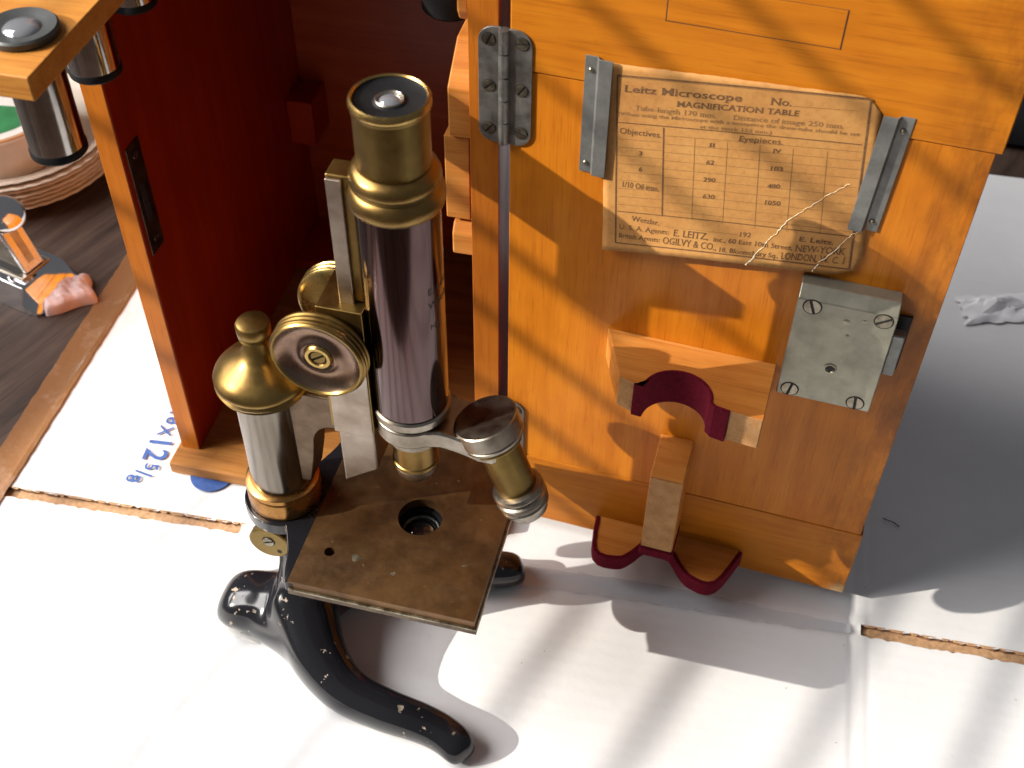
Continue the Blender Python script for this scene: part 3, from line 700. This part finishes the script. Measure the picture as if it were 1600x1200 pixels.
# foot: swept legs, heel and column fused into one skin
sec = []
for k in range(20):
    a = 2*math.pi*k/20; c_, s_ = math.cos(a), math.sin(a)
    sec.append((math.copysign(abs(c_)**0.75, c_), 0.5+0.5*math.copysign(abs(s_)**0.75, s_)))
fm = MB()
def leg(pts): fm.sweep(catmull(pts, 10), sec)
leg([(-80, -7, 0.3, 15, 36), (-73, -10, 0.3, 18, 47), (-64, -19, 0.3, 18, 45), (-50, -36.5, 0.3, 15.5, 35), (-31, -49.5, 0.3, 12.4, 26), (-8, -54.5, 0.3, 11.2, 22.5), (14, -56.5, 0.3, 10.4, 20), (28, -60, 0.3, 10.2, 18.5), (36, -64.5, 0.3, 9.8, 16), (40.5, -68, 0.3, 7.5, 11)])
leg([(-80, -7, 0.3, 15, 36), (-73, -4, 0.3, 18, 47), (-64, 5, 0.3, 18, 45), (-50, 22, 0.3, 15.5, 35), (-31, 34, 0.3, 13.6, 28), (-8, 40.5, 0.3, 12.5, 24), (14, 44.5, 0.3, 11.5, 21.5), (30, 49, 0.3, 11, 20), (38, 53, 0.3, 10.2, 17), (42, 55, 0.3, 7.5, 12)])
leg([(-120, -10, 0.3, 8, 11), (-118.5, -10, 0.3, 12, 17), (-114, -10, 0.3, 15.5, 24), (-106, -10, 0.3, 17.5, 28.5), (-97, -9.5, 0.3, 17.5, 30), (-88, -9, 0.3, 18, 31), (-79, -8, 0.3, 19, 38), (-70, -7, 0.3, 19, 47), (-58, -7, 0.3, 14, 44)])
for s in (-1, 1): leg([(-100, -9+s*3, 0.3, 13, 20), (-84, -8+s*9, 0.3, 15, 27), (-66, -7+s*18, 0.3, 15, 33), (-50, -7+s*29.5, 0.3, 14, 31)])
fm.lathe([(17, 30), (15, 44), (12.5, 56), (11, 68), (11.5, 86), (13.5, 104)], (-68, -5, 0), n=32)
foot = fm.build('claw_foot', M['enamel'], mic, smooth=None)
rm = foot.modifiers.new('fuse', 'REMESH'); rm.mode = 'VOXEL'; rm.voxel_size = 1.3*K; rm.use_smooth_shade = True
sm = foot.modifiers.new('smooth', 'SMOOTH'); sm.factor = 0.5; sm.iterations = 70
# black bracket plate under the pillar reaching to the stage
pa = (-70.8, -1.5)
pl = []
for a in range(70, 291, 10): pl.append((pa[0]+21*math.cos(R(a)), pa[1]+21*math.sin(R(a))))
front = catmull([pl[-1], (-61, -26.5), (-57, -36), (-54.5, -46), (-52.3, -52.4)], 5)[1:]
back = catmull([(-52.3, 50), (-54.5, 43), (-57, 33), (-61, 23.5), pl[0]], 5)[:-1]
MB().prism(back+pl+front+[(-47, -52.4), (-47, 50)], 103.5, 111.4, 'z').build('stage_bracket', M['enamel'], mic, 0.8)
# inclination joint cheeks
for s in (-1, 1):
    jc = MB().lathe([(0, 0), (10.5, 0), (11, 0.6), (11, 4.4), (10.2, 5), (0, 5)], (-75, -1.5+s*14.5, 92), (0, s, 0), 40).build('joint_cheek', M['brass_dark'], mic)
    screw(jc, (-75, -1.5+s*19.5, 94), (0, s, 0), 3.2, 0.6, 25); MB().lathe([(0, 0.15), (1.3, 0.15)], (-70, -1.5+s*19.5, 87), (0, s, 0), 16, close=False).build('pin_hole', M['slot'], jc)
# stage
X0, X1, Y0, Y1 = -50.4, 42.2, -52.4, 52.0
def holed(mb, x0, x1, y0, y1, cx, cy, r, z0, z1):
    angs = sorted(set([2*math.pi*i/72 for i in range(72)] + [math.atan2(y-cy, x-cx) % (2*math.pi) for x in (x0, x1) for y in (y0, y1)]))
    O = []; I = []
    for a in angs:
        c_, s_ = math.cos(a), math.sin(a); t = 1e9
        if c_ > 1e-9: t = min(t, (x1-cx)/c_)
        if c_ < -1e-9: t = min(t, (x0-cx)/c_)
        if s_ > 1e-9: t = min(t, (y1-cy)/s_)
        if s_ < -1e-9: t = min(t, (y0-cy)/s_)
        O.append((cx+t*c_, cy+t*s_)); I.append((cx+r*c_, cy+r*s_))
    n = len(angs); V = [(*p, z1) for p in O]+[(*p, z1) for p in I]+[(*p, z0) for p in O]+[(*p, z0) for p in I]; F = []
    for i in range(n):
        j = (i+1) % n
        F += [(i, j, n+j, n+i), (2*n+j, 2*n+i, 3*n+i, 3*n+j), (n+i, n+j, 3*n+j, 3*n+i)]
    return mb.add(V, F)
st = MB()
holed(st, X0, X1, -20, Y1, 0, 0, 11.2, 106.4, 112); holed(st, X0, X1, Y0, -20, -36.7, -31.2, 2.6, 106.4, 112)
st.add([(X0, Y0, 106.4), (X1, Y0, 106.4), (X1, Y1, 106.4), (X0, Y1, 106.4), (X0, Y0, 112), (X1, Y0, 112), (X1, Y1, 112), (X0, Y1, 112)], [(0, 1, 5, 4), (1, 2, 6, 5), (2, 3, 7, 6), (3, 0, 4, 7)])
stage = st.build('stage', M['stage'], mic, smooth=None)
ed = MB()
for (a, b_, c_, d_) in ((X0-0.3, X1+0.9, Y0-0.9, Y0+3), (X0-0.3, X1+0.9, Y1-3, Y1+0.9), (X1-3, X1+0.9, Y0+3, Y1-3), (X0-0.3, X0+3, Y0+3, Y1-3)): ed.box(a, b_, c_, d_, 102.6, 106.3)
ed.build('stage_rim', M['stage_edge'], stage, 0.3)
e2 = MB()
for (a, b_, c_, d_) in ((X0-0.1, X1+1.0, Y0-1.05, Y0-0.02), (X1+0.02, X1+1.0, Y0-0.02, Y1)): e2.box(a, b_, c_, d_, 105.9, 106.8)
e2.build('stage_edge', M['edge_bright'], stage, 0)
us = MB(); holed(us, X0+4, X1-4, Y0+4, Y1-4, 0, 0, 14, 101, 105); us.build('under_plate', M['stage_edge'], stage, smooth=None)
for (x, y, r_) in ((-23, -31.5, 2.6), (-3, -36, 1.5), (29, -23, 1.2), (30, 6, 0.8), (-38, -8, 0.7), (12, 27, 0.8)):
    V = []
    for k in range(11): a = 2*math.pi*k/11; q = r_*random.uniform(0.55, 1.05); V.append((x+q*1.2*math.cos(a), y+q*math.sin(a), 112.06))
    MB().add(V, [tuple(range(11))]).build('paint_fleck', M['edge_bright'], stage, smooth=None)
sc_ = MB().lathe([(14, 66), (16, 67), (16, 100.5), (13.6, 101), (13.6, 104), (10.2, 104), (10.2, 97), (9.0, 96.5)], (0, 0, 0), n=64, close=False).build('condenser_sleeve', M['black_cap'], mic)
MB().lathe([(10.1, 98.6), (10.1, 101.4), (9.3, 102.0), (8.6, 101.2)], (0, -0.6, 0), n=48, close=False).build('condenser_ring', M['ebonite'], sc_)
MB().lathe([(8.8, 100.6), (7, 102.0), (4, 103.0), (0, 103.4)], (0, -0.6, 0), n=48, close=False).build('condenser_lens', M['dark_lens'], sc_)
# pillar
C = (pa[0], pa[1], 0)
MB().lathe([(17.6, 111.5), (18.6, 112.2), (18.6, 122), (18.1, 123.2), (18.6, 124.2), (18.3, 126), (17.0, 127), (15.0, 127.4)], C).build('pillar_base', M['brass_copper'], mic)
pil = MB().lathe([(15.2, 126.6), (15.0, 192)], C, n=72).build('pillar', M['steel_pillar'], mic)
cap = MB().lathe([(15.1, 191.5), (19.8, 191.8), (21.2, 192.8), (20.5, 193.8), (21.9, 194.8), (22.4, 196.0), (21.6, 197.0), (22.2, 198.0), (22.3, 199.6), (21.4, 201.6), (19.4, 203.9), (16.4, 206.3), (12.8, 208.6), (9.6, 210.9), (7.4, 213.4), (6.2, 216.6), (5.4, 221.5)], C, n=72).build('pillar_cap', M['brass'], mic)
MB().lathe([(5.0, 221.3), (6.8, 221.6), (7.5, 222.5), (7.0, 223.4), (7.6, 224.3), (7.8, 226), (7.8, 229.4), (7.2, 230.6), (5.5, 231.2), (0, 231.8)], C, n=48).build('fine_focus_knob', M['brass'], cap)
# limb between pillar and slide, with the rounded cut below
limb = [(-62, 196), (-33, 196), (-33, 176)] + [(-37-10.5*math.sin(R(a)) + 0, 162+14*math.cos(R(a))) for a in range(10, 91, 10)] + [(-49, 150), (-52, 134), (-62, 131)]
MB().prism(limb, -7.5, 7.5, 'y').build('limb', M['limb'], mic, 0.8)
# slide housing, rack bar, lower plates
hs = MB().box(-35, -14.6, -12, 12, 184, 257.5).build('rack_housing', M['brass'], mic, 0.5)
box('slide_plate', M['steel_plate'], hs, -33.5, -15.2, -12.9, -12.1, 181.5, 224, 1.4)
MB().prism([(-33.0, 183), (-15.6, 183), (-15.6, 156), (-33.0, 143)], -10.6, 10.6, 'y').build('slide', M['steel_plate'], mic, 1.3)
MB().box(-26.5, -15.6, -5.2, 5.5, 257.6, 321).build('rack_bar', M['brass'], mic, 0.8)
box('dovetail', M['steel_plate'], mic, -26, -19.5, -7.0, -5.3, 250, 320, 0.5)
# coarse focus: shaft and two milled wheels
MB().lathe([(6, -17), (6, 17)], (-33.5, 0, 234.5), (0, 1, 0), 32).build('focus_shaft', M['brass_dark'], mic)
def wheel(s):
    p = [(6, 9), (10, 9.5), (16, 12), (18.8, 12.4)]
    for k in range(3): z = 13.2+k*2.5; p += [(20.9, z), (21.5, z+0.6), (21.5, z+1.5), (20.8, z+2.1)]
    p += [(20.8, 20.8), (20.2, 21.5), (19.4, 21.4), (18.8, 20.6)]
    wo = MB().lathe(p, (-33.5, 0, 234.5), (0, s, 0), 80, close=False).build('focus_wheel', M['brass_bright'] if s > 0 else M['brass'], mic)
    MB().lathe([(18.9, 20.7), (17.6, 19.2), (14.5, 17.6), (11, 17.2), (9.2, 17.8), (8.4, 18.6), (7.6, 18.9), (6.8, 18.6), (6.2, 18.0)], (-33.5, 0, 234.5), (0, s, 0), 80, close=False).build('wheel_face', M['brass_bright'] if s > 0 else M['wheel_face'], wo)
    MB().lathe([(6.3, 18.4), (5.6, 19.6), (4.2, 19.6), (3.8, 18.6)], (-33.5, 0, 234.5), (0, s, 0), 40, close=False).build('hub_ring', M['brass_bright'], wo)
    screw(wo, (-33.5, s*18.4, 234.5), (0, s, 0), 3.4, 0.6, 35 if s < 0 else 100, m=M['brass_dark'])
wheel(-1); wheel(1)
# tube
MB().lathe([(16.2, 200), (16.8, 200.6), (16.8, 311.2)], n=96).build('body_tube', M['steel'], mic)
MB().lathe([(16.9, 309.5), (17.6, 310), (18.6, 311), (19.1, 312.6), (19.2, 314.6), (18.8, 316.6), (17.9, 318.2), (17.2, 318.9), (16.8, 319.2)], n=96).build('tube_collar', M['brass'], mic)
MB().lathe([(16.6, 319.2), (17.3, 319.5), (16.9, 320.3), (17.4, 321.1), (17.7, 322.5), (17.5, 324.2), (16.9, 325.6), (16, 326.6), (14.8, 327.2), (14.2, 327.6)], n=96).build('draw_tube_collar', M['brass'], mic)
ep = MB().lathe([(14.2, 327), (14.2, 351.5), (14.8, 352.0), (15.0, 352.8), (15.0, 355.4), (14.6, 356.3), (13.9, 356.4), (13.5, 355.8)], n=96, close=False).build('eyepiece_mount', M['brass_dark'], mic)
MB().lathe([(14.9, 353.2), (15.25, 353.8), (15.25, 355.2), (14.8, 356.2), (14.0, 356.5), (13.45, 355.9)], n=96, close=False).build('eyepiece_rim', M['brass_bright'], ep)
MB().lathe([(13.6, 355.6), (12.4, 354.9), (6.4, 354.2), (5.3, 354.8), (4.9, 354.4), (4.6, 353.2)], n=72, close=False).build('eyepiece_disc', M['black_cap'], ep)
MB().lathe([(5.4, 354.9), (5.0, 355.3), (4.6, 354.8), (4.5, 353.6)], n=48, close=False).build('lens_ring', M['steel_dull'], ep)
MB().lathe([(4.7, 353.8), (3.4, 354.8), (1.8, 355.3), (0, 355.5)], n=48, close=False).build('eye_lens', M['pale_lens'], ep)
def cyl_text(s, ang0, z, h, r, name, m, parent):
    vs, fs = text_geo(s, 0.01); k = h/0.73; mb = MB()
    mb.add([((r+0.05)*math.cos(R(ang0)+x*k/r), (r+0.05)*math.sin(R(ang0)+x*k/r), z+y*k) for x, y, _ in vs], fs)
    return mb.build(name, m, parent, smooth=None)
cyl_text('E. Leitz', -36, 272, 3.6, 16.8, 'engraving', M['engrave'], mic)
cyl_text('Wetzlar', -36, 264.5, 3.6, 16.8, 'engraving', M['engrave'], mic)
cyl_text('No.', -34, 253, 3.0, 16.8, 'engraving', M['engrave'], mic)
# nosepiece
MB().lathe([(15.0, 193), (16.6, 193.6), (17.6, 195), (17.6, 198.6), (16.8, 199.6), (15.2, 200)], n=80).build('nosepiece_ring', M['steel_dull'], mic)
npoly = []
for a in range(55, 306, 10): npoly.append((17.0*math.cos(R(a)), 17.0*math.sin(R(a))))
npoly += catmull([(17.0*math.cos(R(305)), 17.0*math.sin(R(305))), (18, -12.2), (27, -12.2), (34, -13)], 5)[1:]
npoly += [(40, -12), (44, -8), (45.5, 0), (44, 8), (40, 12)]
npoly += catmull([(34, 13), (27, 12.2), (18, 12.2), (17.0*math.cos(R(55)), 17.0*math.sin(R(55)))], 5)[:-1]
ntop = MB().prism(npoly, 183, 192.9, 'z'); 
ntop.v = [(x, y, z-max(0, x-16)*0.22) for x, y, z in ntop.v]
nose = ntop.build('nosepiece', M['steel_dull'], mic, 1.2)
MB().lathe([(12.5, 176), (12.5, 183.2)], n=64).build('objective_seat', M['steel_dull'], nose)
# objective under the tube
ob = MB().lathe([(11.2, 178), (11.4, 176.8), (10.4, 176.2), (10.3, 160.5), (10.9, 160), (10.9, 158.2), (10.2, 157.6)], n=64).build('objective', M['brass'], mic)
MB().lathe([(10.1, 157.7), (10.6, 157), (10.3, 155), (9.8, 154.6), (9.4, 151.5), (8.6, 150.4), (4, 150.2), (3.4, 151.2), (0, 151.2)], n=64).build('objective_tip', M['steel_dull'], ob)
# swung-out objective
A = Vector((33.8, 0, 195.5)); Bp = Vector((56.8, -2.5, 135.5)); D = (Bp-A).normalized()
dsk = MB().lathe([(0, 0), (14.4, 0), (15.0, 0.5), (15.0, 8.6), (14.3, 9.2), (14.9, 9.8), (14.8, 11), (13.6, 11.8), (12.4, 12.2)], A, D, 72).build('turret_seat', M['steel_dull'], nose)
o2 = MB().lathe([(12.6, 12.1), (13.0, 13), (12.8, 14.4), (11.0, 16), (9.8, 16.6), (9.5, 43.2), (10.0, 43.8)], A, D, 72).build('objective', M['brass_dark'], mic)
MB().lathe([(9.9, 43.4), (12.0, 44), (12.5, 45), (12.5, 46.6), (11.8, 47.2), (11.4, 48.6), (12.4, 49.5), (12.6, 50.8), (11.7, 52), (11.4, 53.2), (12.0, 54.2), (11.8, 55.6), (10.6, 57.4), (9.8, 60), (8.6, 61.2), (3.5, 61.6), (0, 61)], A, D, 72).build('objective_tip', M['steel_dull'], o2)

# ------------------------------------------------------------------ things around
# chrome punch at the left
pn = thing('desk_punch', 'shiny chrome desk punch with a domed lever knob on the dark table', 'punch', (-330, 659, -4.5), -28)
# local +x = the front of the tool, body runs back to -x
prof = [(-95, 0), (0, 0), (3, 5), (-9, 19), (-90, 21), (-95, 17)]
mbp = MB(); cs = [(-24.5, 0), (-25, 6), (-19, 0), (0, 0)]
def ringpts(x, hw, h, tw): return [(x, -hw, 0), (x, -hw, h*0.35), (x, -tw-1.5, h), (x, -tw, h+0.8), (x, tw, h+0.8), (x, tw+1.5, h), (x, hw, h*0.35), (x, hw, 0)]
rings = [ringpts(2, 21, 5, 15), ringpts(0, 23, 9, 17), ringpts(-9, 24.5, 18, 18), ringpts(-12, 24.5, 19.5, 18), ringpts(-95, 24.5, 20, 18), ringpts(-98, 22, 16, 15)]
for rg in rings: mbp.v += rg
for k in range(len(rings)-1):
    for i in range(8): a = k*8+i; b_ = k*8+(i+1) % 8; mbp.f.append((a, b_, b_+8, a+8))
mbp.f += [tuple(range(7, -1, -1)), tuple(range(40, 48))]
mbp.build('base', M['chrome'], pn, 1.6, smooth=40, seg=3)
box('die_plate', M['steel_dull'], pn, -58, -15, -13.5, 13.5, 20.6, 22.2, 0.5)
box('plate_slot', M['slot'], pn, -50, -22, -11, -5.5, 22.1, 22.5, 0); box('plate_slot', M['slot'], pn, -50, -22, 5.5, 11, 22.1, 22.5, 0)
MB().lathe([(1.6, 0), (2.9, 0.2), (2.9, 1.2), (1.7, 1.4)], (-19, 9, 22.2), n=24).build('plate_eyelet', M['chrome'], pn)
MB().prism([(-20, 22.3), (-15.5, 23), (-31, 64), (-36, 63)], -8.5, 8.5, 'y').build('lever', M['lever'], pn, 1.0)
MB().prism([(-18.2, 28), (-17.2, 28.4), (-27.5, 56), (-28.5, 55.6)], -3, 3, 'y').build('lever_rib', M['steel_dull'], pn, 0.4)
MB().lathe([(9, 0), (15.5, 1.2), (17, 3.5), (16.4, 7), (12.5, 11), (6.5, 13.2), (0, 14)], (-34, 0, 60), (0.25, 0, 1), 56).build('lever_knob', M['chrome'], pn)
# pink folded wad
wd = MB(); nx, ny = 46, 36
def wadz(u, v):
    e = (1-(2*u-1)**6)*(1-(2*v-1)**6)
    return 10.5*max(e, 0)**0.4 + e*(1.0*math.sin(u*17+1.2*math.sin(v*5))+0.45*math.sin(v*27+u*6)+0.25*math.sin(u*47+v*13))
for j in range(ny+1):
    for i in range(nx+1):
        u, v = i/nx, j/ny; x = (u-0.5)*36*(1+0.05*math.sin(v*9)); y = (v-0.5)*29*(1+0.06*math.sin(u*7)); wd.v.append((x, y, max(0.0, wadz(u, v))))
for j in range(ny):
    for i in range(nx): a = j*(nx+1)+i; wd.f.append((a, a+1, a+nx+2, a+nx+1))
wo = wd.build('pink_wad', M['pink'], None, smooth=80); wo.location = (-0.324, 0.660, -0.0043); wo.rotation_euler = (0, 0, R(25))
tag(wo, 'pink lumpy folded wad lying against the chrome punch', 'wad')
# stacked paper plates and the tub standing on them
pc = (-404, 822)
plm = None
PLN = ['lowest', 'second lowest', 'third from the bottom', 'fourth from the bottom', 'third from the top', 'second from the top', 'topmost']
for k in range(7):
    if plm is None:
        mb = MB(); n = 120; prof = [(0, 0.3), (54, 0.3), (60, 1.2), (68, 8.5), (74, 11), (79, 12.5), (80.5, 11.8), (79, 11.5), (74, 10), (68, 7.4), (60, 0.3)]
        rings = []
        for r_, h in prof:
            for i in range(n):
                a = 2*math.pi*i/n; q = 1+0.006*math.sin(a*40)*(1 if r_ > 70 else 0); mb.v.append((r_*q*math.cos(a), r_*q*math.sin(a), h+(0.35*math.sin(a*40+1) if r_ > 70 else 0)))
        for p in range(len(prof)-1):
            for i in range(n): j = (i+1) % n; mb.f.append((p*n+i, p*n+j, (p+1)*n+j, (p+1)*n+i))
        o = mb.build('paper_plate', M['plate'], None, smooth=60); plm = o
    else: o = plm.copy(); COL.objects.link(o)
    o.location = ((pc[0]+random.uniform(-1.2, 1.2))*K, (pc[1]+random.uniform(-1.2, 1.2))*K, (-4.4+k*4.1)*K); o.rotation_euler = (0, 0, random.uniform(0, 6))
    tag(o, 'cream paper plate, %s of the stack left of the case' % PLN[k], 'plate', 'stacked paper plates')
tub = thing('food_tub', 'off white round tub with green printed lid standing on the paper plates', 'tub', (-412, 812, 21.5))
MB().lathe([(0, 0), (52, 0), (54, 1.5), (61, 36), (61.5, 37), (0, 37)], n=96).build('tub_wall', M['tub'], tub)
lid = MB().lathe([(61.6, 35), (63.5, 35.2), (64.2, 37), (64.2, 39.5), (63, 41.2), (60.5, 41.4), (59.5, 40.0), (0, 40.0)], n=96, close=False).build('lid', M['tub'], tub)
MB().lathe([(60.0, 41.6), (62.8, 41.5), (63.6, 40.6)], n=96, close=False).build('lid_rim', M['tan_rim'], lid)
gp = [(50*math.cos(R(a)), 50*math.sin(R(a)), 40.2) for a in range(250, 341, 6)] + [(34, -8, 40.2), (14, -6, 40.2), (-10, -20, 40.2)]
MB().add(gp, [tuple(range(len(gp)))]).build('green_print', M['green'], lid, smooth=None)
# crumpled paper scrap at the right, small black box behind the door, fibre, clear scrap under the heel
def crumple(name, label, cat, loc, ang, lx, ly, hz, m, seed, n=14):
    rr_ = random.Random(seed); mb = MB(); ph = [rr_.uniform(0, 6) for _ in range(6)]
    for j in range(n+1):
        for i in range(n+1):
            u, v = i/n*2-1, j/n*2-1; e = max(0, 1-max(abs(u), abs(v))**2.2); rim = rr_.uniform(0.86, 1.06)
            h = abs(math.sin(u*2.2+ph[0]+v)*0.6+math.sin(v*4+ph[1]-u*1.5)*0.4+0.25*math.sin(u*9+ph[2])*math.sin(v*7+ph[3]))
            mb.v.append((u*lx*rim, v*ly*rim, hz*(0.12+e*h+0.08*rr_.random()*e)))
    for j in range(n):
        for i in range(n): a = j*(n+1)+i; mb.f += [(a, a+1, a+n+2), (a, a+n+2, a+n+1)]
    o = mb.build(name, m, None, smooth=28); o.location = [c*K for c in loc]; o.rotation_euler = (0, 0, R(ang)); return tag(o, label, cat)
crumple('paper_scrap', 'crumpled white paper scrap on the board at the right edge', 'paper', (352, 655, 0.2), 5, 30, 15, 7, M['paper'], 4)
crumple('film_scrap', 'small clear film scrap stuck under the heel of the microscope', 'scrap', (-152, 379, 0.2), -20, 15, 7, 2.5, M['scrap'], 8, 9)
bk = thing('black_box', 'black box standing at the far edge behind the open door', 'box', (455, 850, 0.2), -11)
MB().box(-70, 120, 0, 90, 0, 70).build('box_body', M['black_box'], bk, 2); MB().box(-71.5, 121.5, -1.5, 91.5, 50, 72).build('box_lid', M['black_box'], bk, 2)
fb = MB(); pts = catmull([(229, 463, 0.9), (232, 460.5, 1.6), (234.5, 459.8, 1.2), (238, 456.5, 0.9)], 6)
fb.sweep([(p[0], p[1], p[2], 0.4, 0.4) for p in pts], [(-1, 0), (0, 0.9), (1, 0), (0, -0.9)])
tag(fb.build('dark_fibre', M['slot'], None), 'short dark fibre lying in the shade right of the door', 'fibre')
# the window the sunlight comes through, outside the picture: its glazing bars throw the soft bands
win = thing('window_bars', 'white window glazing bars outside the picture at the left', 'window', (0, 0, 0))
SPOT = (TGT - SUN*12.0)*1000
g = Vector((math.cos(R(57)), math.sin(R(57)), 0)); nrm = Vector((-g.y, g.x, 0))
for off in (165, 90, 0, -72, -146, -216, -292, -366, -442, -520, -596, -674, -752):
    p = Vector((-151, 371, 0)) + nrm*off; c = p + (SPOT-p)*0.17
    a, b_ = c-g*1200, c+g*1200; q = (g.cross(SUN)).normalized()
    mb = MB(); V = []
    for e in (a, b_):
        for (i, j) in ((-1, -1), (1, -1), (1, 1), (-1, 1)): V.append(e + q*(4.6 if off > -100 else 3.4 if off > -400 else 2.3)*i + SUN*5*j)
    mb.add(V, [(0, 1, 2, 3), (7, 6, 5, 4), (0, 4, 5, 1), (1, 5, 6, 2), (2, 6, 7, 3), (3, 7, 4, 0)]).build('glazing_bar', M['bar'], win, smooth=None)
# the wall beside the window opening keeps the sun off the table at the left
kq = abs(nrm.dot((g.cross(SUN)).normalized())); o0, o1 = 222, 700
p = Vector((-151, 371, 0)) + nrm*(o0+o1)/2; c = p + (SPOT-p)*0.17; a, b_ = c-g*1200, c+g*1200; q = (g.cross(SUN)).normalized(); V = []
for e in (a, b_):
    for (i, j) in ((-1, -1), (1, -1), (1, 1), (-1, 1)): V.append(e + q*kq*0.83*(o1-o0)/2*i + SUN*20*j)
MB().add(V, [(0, 1, 2, 3), (7, 6, 5, 4), (0, 4, 5, 1), (1, 5, 6, 2), (2, 6, 7, 3), (3, 7, 4, 0)]).build('window_sill_panel', M['bar'], win, smooth=None)
